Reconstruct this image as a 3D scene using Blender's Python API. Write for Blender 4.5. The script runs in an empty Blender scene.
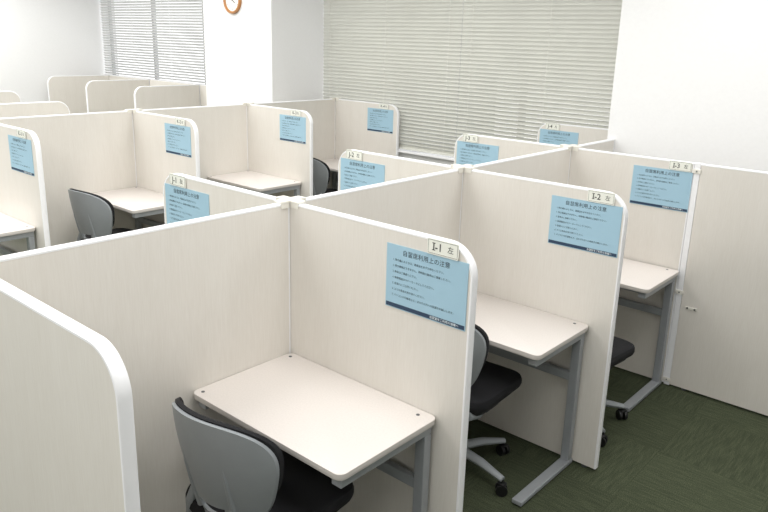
import bpy, bmesh, math, random
from mathutils import Vector, Matrix
random.seed(4)
sc=bpy.context.scene; C=sc.collection
sc.view_settings.view_transform='Standard'
PI=math.pi
# ---------------- measured layout ----------------
H=1.3125; S=1.1269; D=0.848; T=0.032
X2=-3.2523; Y2=1.2435
Yc=2.857; Yw=3.562
CEIL=2.75
# ---------------- materials ----------------
def new_mat(name):
    m=bpy.data.materials.new(name); m.use_nodes=True
    nt=m.node_tree; b=nt.nodes['Principled BSDF']; return m,nt,b
def srgb(r,g,b):
    f=lambda c:(c/255/12.92 if c/255<=.04045 else ((c/255+.055)/1.055)**2.4)
    return (f(r),f(g),f(b),1)
def plain(name,rgb,rough=.5,metal=0,var=0.04,scale=40,bump=0,spec=.5):
    m,nt,b=new_mat(name); c=srgb(*rgb)
    tc=nt.nodes.new('ShaderNodeTexCoord'); n=nt.nodes.new('ShaderNodeTexNoise'); n.inputs['Scale'].default_value=scale; n.inputs['Detail'].default_value=3
    nt.links.new(tc.outputs['Object'],n.inputs['Vector'])
    r=nt.nodes.new('ShaderNodeValToRGB'); r.color_ramp.elements[0].position=.3; r.color_ramp.elements[1].position=.7
    r.color_ramp.elements[0].color=tuple(x*(1-var) for x in c[:3])+(1,); r.color_ramp.elements[1].color=tuple(min(1,x*(1+var)) for x in c[:3])+(1,)
    nt.links.new(n.outputs['Fac'],r.inputs['Fac']); nt.links.new(r.outputs['Color'],b.inputs['Base Color'])
    b.inputs['Roughness'].default_value=rough; b.inputs['Metallic'].default_value=metal; b.inputs['Specular IOR Level'].default_value=spec
    if bump:
        bp=nt.nodes.new('ShaderNodeBump'); bp.inputs['Strength'].default_value=bump; bp.inputs['Distance'].default_value=.002
        nt.links.new(n.outputs['Fac'],bp.inputs['Height']); nt.links.new(bp.outputs['Normal'],b.inputs['Normal'])
    return m
def grain(name,ca,cb,rough=.45):
    m,nt,b=new_mat(name); N=nt.nodes.new; L=nt.links.new
    tc=N('ShaderNodeTexCoord'); oi=N('ShaderNodeObjectInfo'); add=N('ShaderNodeVectorMath'); add.operation='ADD'
    mul=N('ShaderNodeVectorMath'); mul.operation='SCALE'; mul.inputs[0].default_value=(7,5,3)
    L(oi.outputs['Random'],mul.inputs['Scale']); L(tc.outputs['Object'],add.inputs[0]); L(mul.outputs[0],add.inputs[1])
    mp=N('ShaderNodeMapping'); mp.inputs['Scale'].default_value=(150,150,9); L(add.outputs[0],mp.inputs['Vector'])
    n=N('ShaderNodeTexNoise'); n.inputs['Scale'].default_value=1.6; n.inputs['Detail'].default_value=4; n.inputs['Distortion'].default_value=.3; L(mp.outputs[0],n.inputs['Vector'])
    mp2=N('ShaderNodeMapping'); mp2.inputs['Scale'].default_value=(11,11,1.2); L(add.outputs[0],mp2.inputs['Vector'])
    n2=N('ShaderNodeTexNoise'); n2.inputs['Scale'].default_value=1.3; n2.inputs['Detail'].default_value=3; L(mp2.outputs[0],n2.inputs['Vector'])
    mx=N('ShaderNodeMath'); mx.operation='MULTIPLY_ADD'; mx.inputs[1].default_value=.65; L(n.outputs['Fac'],mx.inputs[0])
    m3=N('ShaderNodeMath'); m3.operation='MULTIPLY'; m3.inputs[1].default_value=.35; L(n2.outputs['Fac'],m3.inputs[0]); L(m3.outputs[0],mx.inputs[2])
    r=N('ShaderNodeValToRGB'); r.color_ramp.elements[0].position=.30; r.color_ramp.elements[1].position=.68
    r.color_ramp.elements[0].color=srgb(*ca); r.color_ramp.elements[1].color=srgb(*cb)
    L(mx.outputs[0],r.inputs['Fac']); L(r.outputs['Color'],b.inputs['Base Color']); b.inputs['Roughness'].default_value=rough
    return m
M={}
M['board']=grain('cream_woodgrain_laminate',(220,215,207),(227,223,216))
M['edge']=plain('white_edge_plastic',(246,246,248),.4,var=.01)
M['desk']=plain('pale_speckled_desktop',(226,219,214),.38,var=.035,scale=160)
M['deskedge']=plain('greige_desk_edge',(205,200,195),.45,var=.02)
M['steel']=plain('grey_painted_steel',(160,164,168),.38,metal=.2,var=.03)
M['cap']=plain('white_connector_plastic',(232,229,220),.4,var=.01)
M['shell']=plain('grey_chair_plastic',(148,153,157),.42,var=.02,scale=20)
M['shell2']=plain('light_grey_chair_plastic',(158,163,167),.42,var=.02,scale=20)
M['black']=plain('black_seat_fabric',(22,22,26),.9,var=.3,scale=400,bump=.4)
M['rubber']=plain('black_caster_plastic',(20,20,22),.5,var=.1)
M['sheet']=plain('light_blue_paper',(164,198,216),.6,var=.015,scale=8,spec=.3)
M['navy']=plain('navy_ink',(44,66,92),.6,var=.02)
M['ink']=plain('black_ink',(34,40,50),.6,var=.02)
M['plate_ink']=plain('dark_grey_plate_ink',(48,52,50),.6,var=.02)
M['white_ink']=plain('white_ink',(225,235,240),.6,var=.02)
M['card']=plain('pale_card',(237,238,229),.5,var=.015)
M['wall']=plain('white_wall_paint',(239,239,239),.85,var=.012,scale=60,bump=.15)
M['ceil']=plain('ceiling_board',(240,240,238),.9,var=.02,scale=90)
M['slat']=plain('grey_white_blind_slat',(223,223,216),.45,var=.02,scale=6)
M['slat2']=plain('white_blind_slat',(222,222,220),.45,var=.02,scale=6)
M['cord']=plain('blind_cord',(232,232,226),.6,var=.02)
M['frame']=plain('aluminium_frame',(170,172,174),.35,metal=.6,var=.03)
M['wood']=plain('clock_wood',(182,126,74),.4,var=.12,scale=60)
M['dial']=plain('clock_dial',(238,238,234),.5,var=.01)
M['screw']=plain('screw_steel',(120,122,126),.3,metal=.8,var=.03)
M['facade']=plain('outside_facade',(130,132,136),.8,var=.08,scale=3)
M['fwin']=plain('outside_window_glass',(50,56,66),.2,var=.1,scale=3)
m,nt,b=new_mat('window_glass'); nt.nodes.remove(b)
tr=nt.nodes.new('ShaderNodeBsdfTransparent'); gl=nt.nodes.new('ShaderNodeBsdfGlossy'); gl.inputs['Roughness'].default_value=.03; mx=nt.nodes.new('ShaderNodeMixShader'); mx.inputs[0].default_value=.06
nt.links.new(tr.outputs[0],mx.inputs[1]); nt.links.new(gl.outputs[0],mx.inputs[2]); nt.links.new(mx.outputs[0],nt.nodes['Material Output'].inputs[0]); M['glass']=m
# carpet: square tiles, each a slightly different tone, fine straight pile lines that alternate direction
m,nt,b=new_mat('dark_green_carpet_tile'); N=nt.nodes.new; L=nt.links.new
tc=N('ShaderNodeTexCoord')
n1=N('ShaderNodeTexNoise'); n1.inputs['Scale'].default_value=260; n1.inputs['Detail'].default_value=4; L(tc.outputs['Object'],n1.inputs['Vector'])
ck=N('ShaderNodeTexChecker'); ck.inputs['Scale'].default_value=2; L(tc.outputs['Object'],ck.inputs['Vector'])
st=[]
for sc_ in((9,90,1),(90,9,1)):
    mp=N('ShaderNodeMapping'); mp.inputs['Scale'].default_value=sc_; L(tc.outputs['Object'],mp.inputs['Vector'])
    n2=N('ShaderNodeTexNoise'); n2.inputs['Scale'].default_value=1; n2.inputs['Detail'].default_value=2; L(mp.outputs[0],n2.inputs['Vector']); st.append(n2)
mxf=N('ShaderNodeMix'); L(ck.outputs['Fac'],mxf.inputs[0]); L(st[0].outputs['Fac'],mxf.inputs[2]); L(st[1].outputs['Fac'],mxf.inputs[3])
r=N('ShaderNodeValToRGB'); r.color_ramp.elements[0].position=.32; r.color_ramp.elements[1].position=.68
r.color_ramp.elements[0].color=srgb(50,56,43); r.color_ramp.elements[1].color=srgb(92,98,78); L(n1.outputs['Fac'],r.inputs['Fac'])
r2=N('ShaderNodeValToRGB'); r2.color_ramp.elements[0].position=.35; r2.color_ramp.elements[1].position=.65
r2.color_ramp.elements[0].color=(.82,.83,.82,1); r2.color_ramp.elements[1].color=(1.14,1.14,1.10,1); L(mxf.outputs[0],r2.inputs['Fac'])
br=N('ShaderNodeTexBrick'); br.offset=0; br.inputs['Scale'].default_value=1; br.inputs['Brick Width'].default_value=.5; br.inputs['Row Height'].default_value=.5; br.inputs['Mortar Size'].default_value=.0015
br.inputs['Color1'].default_value=(.92,.92,.92,1); br.inputs['Color2'].default_value=(1.06,1.06,1.06,1); br.inputs['Mortar'].default_value=(.8,.8,.8,1); L(tc.outputs['Object'],br.inputs['Vector'])
v2=N('ShaderNodeVectorMath'); v2.operation='MULTIPLY'; L(r.outputs['Color'],v2.inputs[0]); L(r2.outputs['Color'],v2.inputs[1])
v3=N('ShaderNodeVectorMath'); v3.operation='MULTIPLY'; L(v2.outputs[0],v3.inputs[0]); L(br.outputs['Color'],v3.inputs[1]); L(v3.outputs[0],b.inputs['Base Color'])
b.inputs['Roughness'].default_value=1; b.inputs['Specular IOR Level'].default_value=.1
bp=N('ShaderNodeBump'); bp.inputs['Strength'].default_value=.5; bp.inputs['Distance'].default_value=.004; L(n1.outputs['Fac'],bp.inputs['Height']); L(bp.outputs['Normal'],b.inputs['Normal'])
M['carpet']=m
# ---------------- mesh helpers ----------------
def bx(bm,x0,x1,y0,y1,z0,z1,bev=0,seg=2):
    r=bmesh.ops.create_cube(bm,size=1); vs=r['verts']
    for v in vs: v.co=Vector(((x0+x1)/2+v.co.x*(x1-x0),(y0+y1)/2+v.co.y*(y1-y0),(z0+z1)/2+v.co.z*(z1-z0)))
    if bev:
        es=set(e for v in vs for e in v.link_edges); bmesh.ops.bevel(bm,geom=list(es),offset=bev,segments=seg,affect='EDGES',profile=.5)
def cyl(bm,p,r,h,axis='Z',seg=20,r2=None):
    mt={'Z':Matrix(),'X':Matrix.Rotation(PI/2,4,'Y'),'Y':Matrix.Rotation(PI/2,4,'X')}[axis]
    bmesh.ops.create_cone(bm,cap_ends=True,segments=seg,radius1=r,radius2=r if r2 is None else r2,depth=h,matrix=Matrix.Translation(p)@mt)
def prism(bm,pts,z0,z1,bev=0):
    vs=[bm.verts.new((x,y,z0)) for x,y in pts]; f=bm.faces.new(vs)
    r=bmesh.ops.extrude_face_region(bm,geom=[f]); up=[g for g in r['geom'] if isinstance(g,bmesh.types.BMVert)]
    for v in up: v.co.z=z1
    if bev:
        es=[e for e in bm.edges if (e.verts[0] in up)==(e.verts[1] in up) and e.verts[0] in set(vs)|set(up)]
        bmesh.ops.bevel(bm,geom=es,offset=bev,segments=2,affect='EDGES',profile=.5)
def rrect(x0,x1,y0,y1,r,n=6):
    P=[]
    for cx,cy,a in((x1-r,y1-r,0),(x0+r,y1-r,90),(x0+r,y0+r,180),(x1-r,y0+r,270)):
        for i in range(n+1):
            t=math.radians(a+90*i/n); P.append((cx+r*math.cos(t),cy+r*math.sin(t)))
    return P
def tube(bm,pts,r,seg=10,rx=None):
    pts=[Vector(p) for p in pts]; rings=[]; up=Vector((0,0,1))
    for i,p in enumerate(pts):
        d=(pts[min(i+1,len(pts)-1)]-pts[max(i-1,0)]).normalized()
        a=d.cross(up); a=a.normalized() if a.length>.05 else d.cross(Vector((1,0,0))).normalized()
        b_=a.cross(d).normalized()
        rr=r[i] if isinstance(r,(list,tuple)) else r; w=(rx or 1)
        rings.append([bm.verts.new(p+a*rr*w*math.cos(2*PI*k/seg)+b_*rr*math.sin(2*PI*k/seg)) for k in range(seg)])
    for A,B in zip(rings,rings[1:]):
        for k in range(seg): bm.faces.new((A[k],A[(k+1)%seg],B[(k+1)%seg],B[k]))
    bm.faces.new(rings[0][::-1]); bm.faces.new(rings[-1])
def obj(name,bm,mat,parent=None,smooth=False):
    bmesh.ops.recalc_face_normals(bm,faces=bm.faces)
    me=bpy.data.meshes.new(name); bm.to_mesh(me); bm.free(); me.materials.append(mat)
    if smooth:
        me.polygons.foreach_set('use_smooth',[True]*len(me.polygons))
        try: me.set_sharp_from_angle(angle=math.radians(40))
        except Exception: pass
    o=bpy.data.objects.new(name,me); C.objects.link(o)
    if parent: o.parent=parent
    return o
def thing(name,label,cat,loc=(0,0,0),rz=0,group=None):
    o=bpy.data.objects.new(name,None); o.empty_display_size=.1; C.objects.link(o); o.location=loc; o.rotation_euler=(0,0,rz)
    o['label']=label; o['category']=cat
    if group:o['group']=group
    return o
def struct(name,bm,mat): o=obj(name,bm,mat); o['kind']='structure'; return o
def dup(root,loc,rz,label,group=None):
    r=root.copy(); C.objects.link(r); r.location=loc; r.rotation_euler=(0,0,rz); r['label']=label
    if group:r['group']=group
    for ch in [c for c in root.children]:
        c=ch.copy(); C.objects.link(c); c.parent=r
        for g in list(ch.children):
            d=g.copy(); C.objects.link(d); d.parent=c
    return r
def text_bm(items):
    """items: (string, size, x, z, align) laid in the XZ plane facing -Y; one bmesh"""
    bm=bmesh.new()
    for s,size,x,z,al,bold in items:
        cu=bpy.data.curves.new('t','FONT'); cu.body=s; cu.size=size; cu.align_x=al; cu.align_y='CENTER'; cu.resolution_u=2; cu.offset=bold; cu.extrude=0
        to=bpy.data.objects.new('t',cu); C.objects.link(to); bpy.context.view_layer.update()
        me=bpy.data.meshes.new_from_object(to.evaluated_get(bpy.context.evaluated_depsgraph_get()))
        me.transform(Matrix.Translation((x,0,z))@Matrix.Rotation(PI/2,4,'X')); bm.from_mesh(me)
        bpy.data.objects.remove(to); bpy.data.curves.remove(cu); bpy.data.meshes.remove(me)
    return bm
# ---------------- partition panels ----------------
def panel(label,x,y,L_,rz,r_end=.1,group='cream partition panels',foot=True,name='partition_panel'):
    t=thing(name,label,'partition',(x,y,0),rz,group)
    z0=.014; e=.004
    path=[(0,z0),(0,H-e)]
    if r_end:
        cx,cz=L_-e-r_end,H-e-r_end
        path+=[(cx+r_end*math.cos(a),cz+r_end*math.sin(a)) for a in [PI/2*(1-i/12) for i in range(13)]]
    else: path+=[(L_-e,H-e)]
    path+=[(L_-e,z0)]
    bm=bmesh.new(); vs=[bm.verts.new((px,-T/2+.0006,pz)) for px,pz in path]; f=bm.faces.new(vs)
    r=bmesh.ops.extrude_face_region(bm,geom=[f])
    for g in r['geom']:
        if isinstance(g,bmesh.types.BMVert): g.co.y=T/2-.0006
    obj('board',bm,M['board'],t)
    pp=[Vector((px,0,pz)) for px,pz in path[1:]]
    bm=bmesh.new(); prof=[(-T/2,-.004),(-T/2,e*.4),(-T/2+.003,e),(T/2-.003,e),(T/2,e*.4),(T/2,-.004)]
    rings=[]
    for i,p in enumerate(pp):
        if i==0: n=Vector((0,0,1))
        elif i==len(pp)-1: n=Vector((1,0,0))
        else:
            d1=(pp[i]-pp[i-1]).normalized(); d2=(pp[i+1]-pp[i]).normalized(); n1=Vector((-d1.z,0,d1.x)); n2=Vector((-d2.z,0,d2.x)); n=(n1+n2); n=n/(n.length**2)*2
        rings.append([bm.verts.new(p+n*o_+Vector((0,yy,0))) for yy,o_ in prof])
    for A,B in zip(rings,rings[1:]):
        for k in range(len(prof)): bm.faces.new((A[k],A[(k+1)%6],B[(k+1)%6],B[k]))
    bm.faces.new(rings[0]); bm.faces.new(rings[-1][::-1])
    obj('edge_band',bm,M['edge'],t,True)
    if foot:
        for fx in (.08,L_-.06):
            bm=bmesh.new(); cyl(bm,(fx,0,.003),.014,.006); cyl(bm,(fx,0,.012),.005,.016); obj('adjuster_foot',bm,M['screw'],t)
    return t
def post(label,x,y,arms,group='panel connector posts'):
    t=thing('connector_post',label,'connector',(x,y,0),0,group)
    bm=bmesh.new(); bx(bm,-T/2+.0005,T/2-.0005,-T/2+.0005,T/2-.0005,.004,H-.001,.003); obj('post',bm,M['cap'],t)
    bm=bmesh.new(); w=T/2+.005; z0=H+.0005; z1=H+.010
    P=[]; Lm=.062
    for a,(dx,dy) in (('E',(1,0)),('N',(0,1)),('W',(-1,0)),('S',(0,-1))):
        px,py=-dy,dx
        P.append((dx*w-px*w,dy*w-py*w))
        if a in arms: P+= [(dx*Lm-px*w,dy*Lm-py*w),(dx*Lm+px*w,dy*Lm+py*w)]
    prism(bm,P,z0,z1,.002)
    for a,(dx,dy) in (('E',(1,0)),('N',(0,1)),('W',(-1,0)),('S',(0,-1))):
        if a in arms:
            for s in(-1,1):
                if dx: bx(bm,min(dx*(w+.001),dx*(Lm-.001)),max(dx*(w+.001),dx*(Lm-.001)),s*(w-.003)-.0015,s*(w-.003)+.0015,H-.018,H+.004)
                else: bx(bm,s*(w-.003)-.0015,s*(w-.003)+.0015,min(dy*(w+.001),dy*(Lm-.001)),max(dy*(w+.001),dy*(Lm-.001)),H-.018,H+.004)
    obj('cap',bm,M['cap'],t)
    return t
h=T/2
g1='panels along the spine of the front carrel block'
panel('long cream spine panel behind the nearest desk, running off the left frame edge',0,-S+h,S-T,PI/2,0,g1)
panel('long cream spine panel between the I-1 and I-2 divider panels',0,h,S-T,PI/2,0,g1)
panel('long cream spine panel between the I-2 and I-3 divider panels',0,S+h,S-T,PI/2,0,g1)
panel('short cream spine panel running from the I-3 corner to the white column',0,2*S+h,Yc-2*S-h-.004,PI/2,0,g1)
g2='divider panels with the I signs'
panel('round-cornered cream divider panel cut off at lower left, nearest the camera',h,-S,D-h-.066,0,.1,'divider panels of the front block')
panel('large round-cornered cream divider panel carrying the I-1 plate',h,0,D-h,0,.1,g2)
panel('round-cornered cream divider panel carrying the I-2 plate',h,S,D-h,0,.1,g2)
panel('square-ended cream divider panel carrying the I-3 plate',h,2*S,.742-h,0,0,g2)
panel('wide plain cream panel continuing past the I-3 divider to the right frame edge',.776,2*S,1.15,0,0,'extension panel',name='extension_panel')
g3='divider panels with the J signs'
for k in range(3): panel('cream divider panel behind the spine carrying the J-%d plate'%(k+1),-h,k*S,D-h,PI,.1,g3)
panel('cream divider panel with the J-4 plate beside the right column',-.055,3*S,D-.055,PI,.1,g3)
for k in range(-1,3): post('white cross-shaped panel connector '+['at the spine end of the nearest lower left divider','where the I-1 and J-1 dividers meet the spine','where the I-2 and J-2 dividers meet the spine','where the I-3 and J-3 dividers meet the spine'][k+1],0,k*S,'NE' if k<0 else 'NSEW')
t=thing('joint_strip','white vertical joint strip between the I-3 panel and the plain extension','joint strip',(.759,2*S,0))
bm=bmesh.new(); bx(bm,-.0155,.0155,-T/2-.0005,T/2+.003,.006,H+.002,.002); obj('strip',bm,M['edge'],t)
for z in (.04,.58,1.27):
    bm=bmesh.new(); bx(bm,-.022,.022,-T/2-.006,-T/2-.0008,z-.012,z+.012,.002); obj('clip',bm,M['cap'],t)
    bm=bmesh.new(); cyl(bm,(0,-T/2-.0068,z),.004,.0012,'Y',12); obj('screw',bm,M['screw'],t)
t=thing('panel_latch','small metal latch on the plain extension panel at the right','latch',(.835,2*S-T/2,.5))
bm=bmesh.new(); bx(bm,-.030,.030,-.004,-.0002,-.007,.007,.0015); obj('latch_plate',bm,M['cap'],t)
for sx in(-.020,.020):
    bm=bmesh.new(); cyl(bm,(sx,-.0055,0),.005,.003,'Y',14); obj('screw',bm,M['screw'],t)
# second block, K carrels
g4='panels along the spine of the second carrel block'
wd=['from the left frame edge to the K-2 divider','between the K-2 and K-3 dividers','between the K-3 and K-4 dividers']
for k in range(3): panel('cream back panel of the second block, '+wd[k],X2,Y2+(k-1)*S+h,S-T,PI/2,0,g4)
g5='divider panels with the K signs'
for k in range(4): panel(['round-cornered cream divider panel at left frame edge carrying the K-1 plate','cream divider panel beside a grey chair carrying the K-2 plate','cream divider panel at middle back carrying the K-3 plate','cream divider panel below the window blinds carrying the K-4 plate'][k],X2+h,Y2+(k-1)*S,D-h,0,.1,g5)
for k in range(4): post('white connector where the K-%d divider meets the second block spine'%(k+1),X2,Y2+(k-1)*S,'E'+('N' if k<3 else '')+('S' if k else ''))
# third block (dividers parallel to the spine)
g6='far dividers at the upper left'
panel('far cream divider with rounded right end, lower of two at left edge',-4.27,.36,.85,PI/2,.1,g6)
panel('far cream divider with rounded right end, upper of two at left edge',-5.52,.47,.85,PI/2,.1,g6)
for i,xx in enumerate((-7.72,-6.68,-5.56)):
    panel(['leftmost','middle','rightmost'][i]+' of three far rounded dividers below the left window',xx,3.45,.86,-PI/2,.1,'dividers below the left window')
for i,(a,b_) in enumerate(((-7.9,-6.68-h),(-6.68+h,-5.56-h),(-5.56+h,-4.6))):
    panel(['leftmost','middle','rightmost'][i]+' white-edged back panel standing under the left window blinds',a,3.475,b_-a,0,0,'back panels below the left window')
# ---------------- desks ----------------
def make_desk(label,loc):
    t=thing('study_desk',label,'desk',loc,0,'study desks in the carrels')
    W=.732; d=.465; Z=.706     # local: x 0..W, y -d..0
    bm=bmesh.new(); prism(bm,rrect(0,W,-d,0,.028),Z-.003,Z,.0012); obj('desk_top',bm,M['desk'],t,True)
    bm=bmesh.new(); prism(bm,rrect(0.0005,W-.0005,-d+.0005,-.0005,.028),Z-.022,Z-.0031,.002); obj('top_edge',bm,M['deskedge'],t,True)
    for sx in(.035,W-.035):
        bm=bmesh.new(); bx(bm,sx-.020,sx+.020,-.05,-.014,.03,Z-.0585,.003); lg=obj('leg',bm,M['steel'],t)
        bm=bmesh.new(); bx(bm,sx-.020,sx+.020,-d+.02,-.014,Z-.058,Z-.0235,.003); obj('arm',bm,M['steel'],lg)
        bm=bmesh.new(); bx(bm,sx-.024,sx+.024,-d-.01,-.006,.008,.0295,.004); obj('foot',bm,M['steel'],lg)
        for fy in(-d+.02,-.03):
            bm=bmesh.new(); cyl(bm,(sx,fy,.004),.013,.008); obj('glide',bm,M['rubber'],lg)
    bm=bmesh.new(); bx(bm,.056,W-.056,-.044,-.018,.43,.47,.002); obj('stretcher',bm,M['steel'],t)
    bm=bmesh.new(); bx(bm,.056,W-.056,-.4,-.375,Z-.05,Z-.0235,.002); obj('front_rail',bm,M['steel'],t)
    for px,py in((.03,-.03),(W-.06,-.035),(.03,-d+.03)):
        bm=bmesh.new(); cyl(bm,(px,py,Z+.0006),.0065,.0012,seg=14); cyl(bm,(px,py,Z+.0014),.0035,.0008,seg=6); obj('screw',bm,M['screw'],t)
    return t
dx=h+.001; dy=-h-.001
desk=make_desk('pale desk with grey legs in front of the I-1 sign panel',(dx,dy,0))
for lab,x,y in(('pale desk with grey steel foot in front of the I-2 sign panel',0,S),('pale desk at right in front of the I-3 sign panel',0,2*S),
  ('pale desk cut off by left frame edge below the K-1 sign',X2,Y2-S),('pale desk below the K-2 sign with a grey chair before it',X2,Y2),
  ('pale desk without a chair below the K-3 sign',X2,Y2+S),('pale desk below the K-4 sign near the window',X2,Y2+2*S)):
    dup(desk,(x+dx,y+dy-(.007 if 'I-3' in lab else 0),0),0,lab)
# ---------------- chairs ----------------
def backsurf(u,v,off=0):
    """u -1..1 across, v 0..1 up; returns point of the curved back"""
    w=.146+.092*math.sin(min(1,v*1.2)*PI/2)
    x=u*w*(1-.08*u*u)
    z=.475+.385*v - .036*u*u*v*v - .010*(u**4)
    y=-.245-.045*v+.030*(1-v)**2+.125*u*u*(.65+.35*v)
    return Vector((x,y+off,z))
def sheet_bm(fn,nu=20,nv=14,mask=None,th=.012,k=4):
    bm=bmesh.new(); F={};B={}
    for i in range(nu+1):
        for j in range(nv+1):
            u=-1+2*i/nu; v=j/nv
            vv=2*v-1
            n=(abs(u)**k+abs(vv)**k)**(1/k); m_=max(abs(u),abs(vv)); s=m_/n if n>1e-6 else 1
            uu=u*s; v2=(vv*s+1)/2
            p=fn(uu,v2); F[i,j]=bm.verts.new(p); B[i,j]=bm.verts.new(p-Vector((0,th,0)))
    for i in range(nu):
        for j in range(nv):
            if mask and mask(-1+2*(i+.5)/nu,(j+.5)/nv): continue
            bm.faces.new((F[i,j],F[i+1,j],F[i+1,j+1],F[i,j+1])); bm.faces.new((B[i,j],B[i,j+1],B[i+1,j+1],B[i+1,j]))
    be=[e for e in bm.edges if e.is_boundary]; inv={}
    for kk,vv in F.items(): inv[vv]=B[kk]
    for e in be:
        a,c=e.verts
        if a in inv and c in inv: bm.faces.new((a,c,inv[c],inv[a]))
    loose=[v for v in bm.verts if not v.link_faces]; bmesh.ops.delete(bm,geom=loose,context='VERTS')
    return bm
BASE=-8
def make_chair(label,loc,rz):
    t=thing('swivel_chair',label,'chair',loc,rz,'grey-backed swivel chairs')
    bm=bmesh.new(); prism(bm,rrect(-.225,.225,-.205,.235,.09,8),.420,.477,.018)
    for v in bm.verts:
        if v.co.z>.445: v.co.z-=.012*max(0,(v.co.y-.1)/.13)
    seat=obj('seat',bm,M['black'],t,True)
    bm=bmesh.new(); prism(bm,rrect(-.2,.2,-.19,.2,.08,8),.397,.419,.006); obj('seat_pan',bm,M['rubber'],seat,True)
    back=obj('backrest',sheet_bm(lambda u,v:backsurf(u,v),30,22,lambda u,v:(abs(u)<.34 and .10<v<.17),.012),M['shell'],t,True)
    obj('back_pad',sheet_bm(lambda u,v:backsurf(u*1.0,.24+.772*v,.017),24,14,None,.016),M['black'],back,True)
    for s in(-.5,.5):
        bm=bmesh.new(); tube(bm,[backsurf(s,.06,-.010),backsurf(s*.92,.25,-.011),backsurf(s*.8,.5,-.010),backsurf(s*.7,.72,-.006)],[.014,.010,.007,.003],8); obj('rib',bm,M['shell'],back,True)
    for s in(-1,1):
        bm=bmesh.new(); tube(bm,[(s*.15,.02,.388),(s*.17,-.12,.383),(s*.168,-.185,.400),(s*.150,-.195,.47),(s*.134,-.19,.53)],[.016,.017,.018,.017,.010],10); obj('back_support',bm,M['shell'],t,True)
    bm=bmesh.new(); bx(bm,-.18,.18,-.06,.05,.370,.396,.006); obj('mechanism',bm,M['rubber'],t)
    bm=bmesh.new(); tube(bm,[(-.12,.03,.38),(-.17,.04,.377),(-.205,.045,.373)],[.005,.005,.009],8); obj('height_lever',bm,M['rubber'],t,True)
    bm=bmesh.new(); cyl(bm,(0,0,.255),.022,.235,seg=20); cyl(bm,(0,0,.15),.032,.11,seg=20); obj('gas_column',bm,M['rubber'],t,True)
    bm=bmesh.new(); cyl(bm,(0,0,.105),.046,.06,seg=24,r2=.038)
    for k in range(5):
        a=math.radians(BASE+72*k)
        tube(bm,[(.03*math.cos(a),.03*math.sin(a),.108),(.15*math.cos(a),.15*math.sin(a),.10),(.275*math.cos(a),.275*math.sin(a),.074)],[.022,.019,.013],10,1.15)
    obj('star_base',bm,M['shell2'],t,True)
    for k in range(5):
        a=math.radians(BASE+72*k); c=Vector((.272*math.cos(a),.272*math.sin(a),0)); an=a+.7+k
        d=Vector((math.cos(an),math.sin(an),0)); q=d.cross(Vector((0,0,1)))
        bm=bmesh.new()
        for s in(-1,1):
            rot=d.to_track_quat('X','Z').to_matrix().to_4x4()
            bmesh.ops.create_cone(bm,cap_ends=True,segments=20,radius1=.026,radius2=.026,depth=.016,matrix=Matrix.Translation(c+q*s*.014+Vector((0,0,.0262)))@rot@Matrix.Rotation(PI/2,4,'X'))
        bx(bm,c.x-.006,c.x+.006,c.y-.006,c.y+.006,.03,.072)
        bx(bm,c.x-.018,c.x+.018,c.y-.018,c.y+.018,.046,.058,.005)
        obj('caster',bm,M['rubber'],t,True)
    return t
ch=make_chair('grey-backed black-seated chair pushed in at the nearest I-1 desk',(.374,-.438,0),math.radians(5))
dup(ch,(.348,.690,0),math.radians(3),'grey-backed black chair with star base seen under the I-2 desk')
c3=dup(ch,(.53,1.49,0),math.radians(-6),'black seat of a chair just visible behind the I-2 panel edge')
for c in c3.children:
    if not any(c.name.startswith(k) for k in('star_base','caster','gas_column')): c.location.z-=.03
    elif not c.name.startswith('gas'): c.rotation_euler.z=math.radians(-16)
dup(ch,(-2.74,.75,0),math.radians(6),'grey-backed chair at left in front of the K-2 desk')
dup(ch,(-2.80,2.95,0),math.radians(-6),'dark chair partly hidden behind the K-3 sign panel near the window')
# ---------------- signs ----------------
rules=['1. 席を離れるときは、貴重品を必ずお持ちください。','2. 席の確保はできません。長時間の離席はご遠慮ください。','3. 飲食はご遠慮ください。','4. 携帯電話はマナーモードにしてください。','5. 音漏れにご注意ください。','6. ゴミは各自お持ち帰りください。','7. パソコンの打鍵音など、まわりの方への配慮をお願いします。']
def make_notice(label,loc):
    t=thing('notice_sheet',label,'notice',loc,0,'light blue notices on the divider panels')
    bm=bmesh.new(); bx(bm,0,.33,-.0016,0,0,.222); obj('sheet',bm,M['sheet'],t)
    o=obj('title_text',text_bm([('自習席利用上の注意',.0215,.165,.198,'CENTER',0)]),M['ink'],t); o.location.y=-.0021
    items=[(r_,.0090,.028,.170-.0205*i,'LEFT',0) for i,r_ in enumerate(rules)]
    o=obj('rule_text',text_bm(items),M['ink'],t); o.location.y=-.0021
    bm=bmesh.new(); bx(bm,.003,.327,-.0022,-.0017,.003,.017); st=obj('footer_strip',bm,M['navy'],t)
    o=obj('footer_text',text_bm([('自習室をご利用の皆様へ',.0105,.19,.010,'LEFT',.0001)]),M['white_ink'],st); o.location.y=-.0027
    return t
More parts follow.
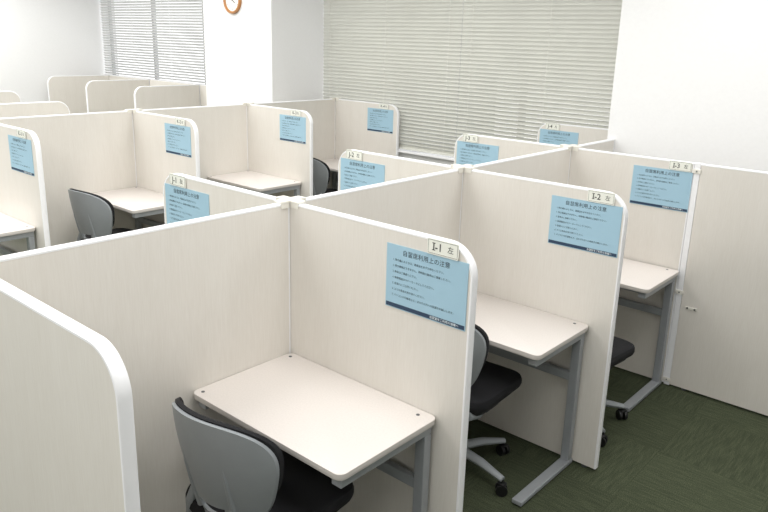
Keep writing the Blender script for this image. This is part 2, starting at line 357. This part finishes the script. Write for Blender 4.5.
def make_plate(txt,label,loc):
    t=thing('number_plate',label,'number plate',loc,0,'seat number plates on the panel tops')
    bm=bmesh.new(); prism(bm,rrect(0,.122,0,.052,.004,3),0,.002)
    bmesh.ops.rotate(bm,verts=bm.verts,matrix=Matrix.Rotation(PI/2,3,'X')); obj('card',bm,M['card'],t)
    bm=bmesh.new()
    for a in((.004,.118,.004,.0049),(.004,.118,.0471,.048),(.004,.0049,.0055,.0465),(.1171,.118,.0055,.0465)): bx(bm,a[0],a[1],-.0024,-.0021,a[2],a[3])
    obj('border',bm,M['plate_ink'],t)
    items=[(txt,.036,.022,.0255,'LEFT',.0003),('左',.024,.080,.0255,'LEFT',0)]
    bt=text_bm(items)
    if txt[0]=='I':      # slab serifs of the capital I
        xs=[v.co.x for v in bt.verts if v.co.x<.030]; zs=[v.co.z for v in bt.verts if v.co.x<.030]; xm=(min(xs)+max(xs))/2
        for z in(min(zs),max(zs)-.0025): 
            vs=[bt.verts.new((xm+sx*.006,-.0001,z+dz)) for sx,dz in((-1,0),(1,0),(1,.0025),(-1,.0025))]; bt.faces.new(vs)
    o=obj('number_text',bt,M['plate_ink'],t); o.location.y=-.0026
    return t
yf=-T/2-.0001
no=None
desc={'I':['largest blue notice, on the panel above the nearest desk','blue notice on the panel at right above the second desk','blue notice at far right below the I-3 plate'],
 'J':['blue notice just behind the corner connector of the nearest desk','blue notice behind the spine near the I-2 panel','blue notice on the J-3 panel below the window blinds','blue notice on the J-4 panel beside the right column'],
 'K':['blue notice on the rounded panel at the left frame edge','blue notice on the panel right of the left chair','blue notice on the K-3 panel in the middle back','blue notice on the K-4 panel, farthest, in front of the blinds']}
for row,n,x0,y0,px in(('I',3,.502,0,.672),('J',4,-.825,0,-.78),('K',4,X2+.462,Y2-S,X2+.61)):
    for k in range(n):
        x=x0; p=px
        if row=='I' and k==2: x=.41;p=.608
        loc=(x,y0+k*S+yf,1.038)
        if no is None: no=make_notice(desc[row][k],loc)
        else: dup(no,loc,0,desc[row][k])
        make_plate('%s-%d'%(row,k+1),'small seat number plate reading %s-%d'%(row,k+1),(p,y0+k*S+yf-.003,1.261))
# ---------------- room ----------------
XL,XR,YB=-7.98,3.6,-4.2
bm=bmesh.new(); bx(bm,XL-.1,XR+.1,YB-.1,Yw+.2,-.1,0); struct('floor',bm,M['carpet'])
bm=bmesh.new(); bx(bm,XL-.1,XR+.1,YB-.1,Yw+.2,CEIL,CEIL+.1); struct('ceiling',bm,M['ceil'])
bm=bmesh.new(); bx(bm,XL-.1,XL,YB,Yw+.2,0,CEIL); struct('wall_left',bm,M['wall'])
bm=bmesh.new(); bx(bm,XR,XR+.1,YB,Yw+.2,0,CEIL); struct('wall_right',bm,M['wall'])
bm=bmesh.new(); bx(bm,XL,XR,YB-.1,YB,0,CEIL); struct('wall_front',bm,M['wall'])
SILL=.885; HEAD=2.6
bm=bmesh.new(); bx(bm,XL,XR,Yw,Yw+.2,0,SILL-.02); bx(bm,XL,XR,Yw,Yw+.2,HEAD,CEIL); struct('wall_back',bm,M['wall'])
bm=bmesh.new(); bx(bm,-4.56,-3.48,Yc,Yw+.2,0,CEIL); struct('wall_column_left',bm,M['wall'])
bm=bmesh.new(); bx(bm,-.04,XR,Yc,Yw+.2,0,CEIL); struct('wall_column_right',bm,M['wall'])
for i,(a,b_) in enumerate(((-3.48,-.04),(XL,-4.56))):
    bm=bmesh.new(); bx(bm,a+.002,b_-.002,Yw-.055,Yw+.2,SILL-.02,SILL,.003); struct('trim_%d'%(i+1),bm,M['edge'])
    bm=bmesh.new(); n=3; w=(b_-a)/n
    for z in(SILL+.03,HEAD-.03): bx(bm,a,b_,Yw+.1,Yw+.14,z-.03,z+.03)
    for k in range(n+1): bx(bm,a+k*w-.025,a+k*w+.025,Yw+.1,Yw+.14,SILL,HEAD)
    win=struct('window_%d'%(i+1),bm,M['frame'])
    bm=bmesh.new(); bx(bm,a,b_,Yw+.118,Yw+.122,SILL+.06,HEAD-.06); obj('pane',bm,M['glass'],win)
# blinds
def blind(label,a,b_,tilt,z0=SILL+.012,pitch=.034,sw=.040,mat='slat'):
    y=Yw-.025; t=thing('venetian_blind',label,'blind',((a+b_)/2,y,z0),0,'venetian blinds'); hw=(b_-a)/2-.0012; top=CEIL-.10-z0
    bm=bmesh.new(); n=int((top-.03)/pitch); ct,st=math.cos(tilt),math.sin(tilt)
    for k in range(n):
        zc=.03+k*pitch; P=[]
        for j in range(5):
            s=(j/4-.5)*sw; cv=.003*(1-(2*j/4-1)**2)
            P.append((s*ct-cv*st, zc+s*st+cv*ct))
        L1=[bm.verts.new((-hw,yy,zz)) for yy,zz in P]; R1=[bm.verts.new((hw,yy,zz)) for yy,zz in P]
        for j in range(4): bm.faces.new((L1[j],R1[j],R1[j+1],L1[j+1]))
    obj('slats',bm,M[mat],t,True)
    bm=bmesh.new(); bx(bm,-hw,hw,-.012,.012,0,.014,.003); obj('bottom_rail',bm,M[mat],t)
    bm=bmesh.new(); bx(bm,-hw,hw,-.02,.02,top,top+.035,.003); obj('head_rail',bm,M[mat],t)
    nc=3
    for k in range(nc):
        cx=-hw+.12+(2*hw-.24)*k/(nc-1)
        bm=bmesh.new(); bx(bm,cx-.0012,cx+.0012,-.0205,-.0190,.01,top); obj('ladder_cord',bm,M['cord'],t)
    return t
xs=[-3.478,-1.76,-.042]
for k in range(2): blind(['closed grey-white venetian blind in left half of main window','closed grey-white venetian blind in right half of main window'][k],xs[k],xs[k+1],math.radians(-60))
xs=[-7.96,-6.26,-4.57]
for k in range(2): blind(['half-open blind in the left half of the small far window','half-open blind in the right half of the small far window'][k],xs[k],xs[k+1],math.radians(-40),mat='slat2')
# clock
t=thing('wall_clock','round wall clock with wooden rim at the top on the middle column','clock',(-4.05,Yc,2.24),0)
bm=bmesh.new(); R=.121
n=48; prof=[(R-.013,-.001),(R-.015,-.02),(R-.006,-.032),(R+.008,-.030),(R+.012,-.012),(R+.010,-.001)]
rings=[[bm.verts.new((r_*math.cos(2*PI*i/n),y_,r_*math.sin(2*PI*i/n))) for r_,y_ in prof] for i in range(n)]
for i in range(n):
    A,B=rings[i],rings[(i+1)%n]
    for k in range(6): bm.faces.new((A[k],A[(k+1)%6],B[(k+1)%6],B[k]))
obj('rim',bm,M['wood'],t,True)
bm=bmesh.new(); cyl(bm,(0,-.008,0),R-.0145,.012,'Y',48); obj('dial',bm,M['dial'],t)
bm=bmesh.new()
for i in range(12):
    a=i*PI/6; m4=Matrix.Rotation(a,4,'Y'); b2=bmesh.new(); bx(b2,-.002,.002,-.0152,-.0144,.080,.095); b2.transform(m4); me=bpy.data.meshes.new('x'); b2.to_mesh(me); bm.from_mesh(me); b2.free()
obj('hour_marks',bm,M['ink'],t)
for ln,an,w_ in((.05,2.2,.004),(.075,.9,.003)):
    bm=bmesh.new(); bx(bm,-w_,w_,-.018,-.0165,-.01,ln); bm.transform(Matrix.Rotation(an,4,'Y')); obj('hand',bm,M['ink'],t)
# outside building seen through the left blinds
t=thing('apartment_building','grey building seen faintly through the left window blinds','building',(-14,14,0),0)
bm=bmesh.new(); bx(bm,-5,3.5,0,4,-6,6,.05); bx(bm,-4,1,-.6,0,-6,3.4,.05); obj('wall',bm,M['facade'],t)
for i in range(5):
    for j in range(4):
        bm=bmesh.new(); bx(bm,-4.2+i*1.6,-3.3+i*1.6,-.68,-.62 if i<4 else -.0,-2.6+j*2,-1.4+j*2,.02); obj('window',bm,M['fwin'],t)
# ---------------- light ----------------
w=bpy.data.worlds.new('World'); sc.world=w; w.use_nodes=True; bg=w.node_tree.nodes['Background']; bg.inputs[0].default_value=(.97,.98,1,1); bg.inputs[1].default_value=1.7
def area(x,y,sx,sy,p,col=(1,.994,.98)):
    l=bpy.data.lights.new('ceiling_lamp','AREA'); l.shape='RECTANGLE'; l.size=sx; l.size_y=sy; l.energy=p; l.color=col
    o=bpy.data.objects.new('ceiling_lamp',l); o.location=(x,y,CEIL-.03); C.objects.link(o)
for x in(-6.4,-3.9,-1.4,1.1):
    for y in(-2.4,-.3,1.8): area(x,y,1.9,1.3,(43 if x<-5 else 36 if x<1 else 31)*(.86 if y>1 and x>-5 else 1.06))
# ---------------- camera ----------------
cx,cy,cz,yaw,pit,rol,f,pp=1.9964,-1.7667,1.9138,.7120,.2694,.0292,717.23,-19.26
fw=Vector((-math.sin(yaw)*math.cos(pit),math.cos(yaw)*math.cos(pit),-math.sin(pit))); r0=Vector((math.cos(yaw),math.sin(yaw),0)); u0=r0.cross(fw)
r=math.cos(rol)*r0+math.sin(rol)*u0; u=-math.sin(rol)*r0+math.cos(rol)*u0
mt=Matrix((( r.x,u.x,-fw.x,cx),(r.y,u.y,-fw.y,cy),(r.z,u.z,-fw.z,cz),(0,0,0,1)))
cam=bpy.data.cameras.new('camera'); cam.lens=f/768*36; cam.sensor_width=36; cam.sensor_fit='HORIZONTAL'; cam.shift_y=pp/768; cam.clip_start=.05
co=bpy.data.objects.new('camera',cam); C.objects.link(co); co.matrix_world=mt; sc.camera=co
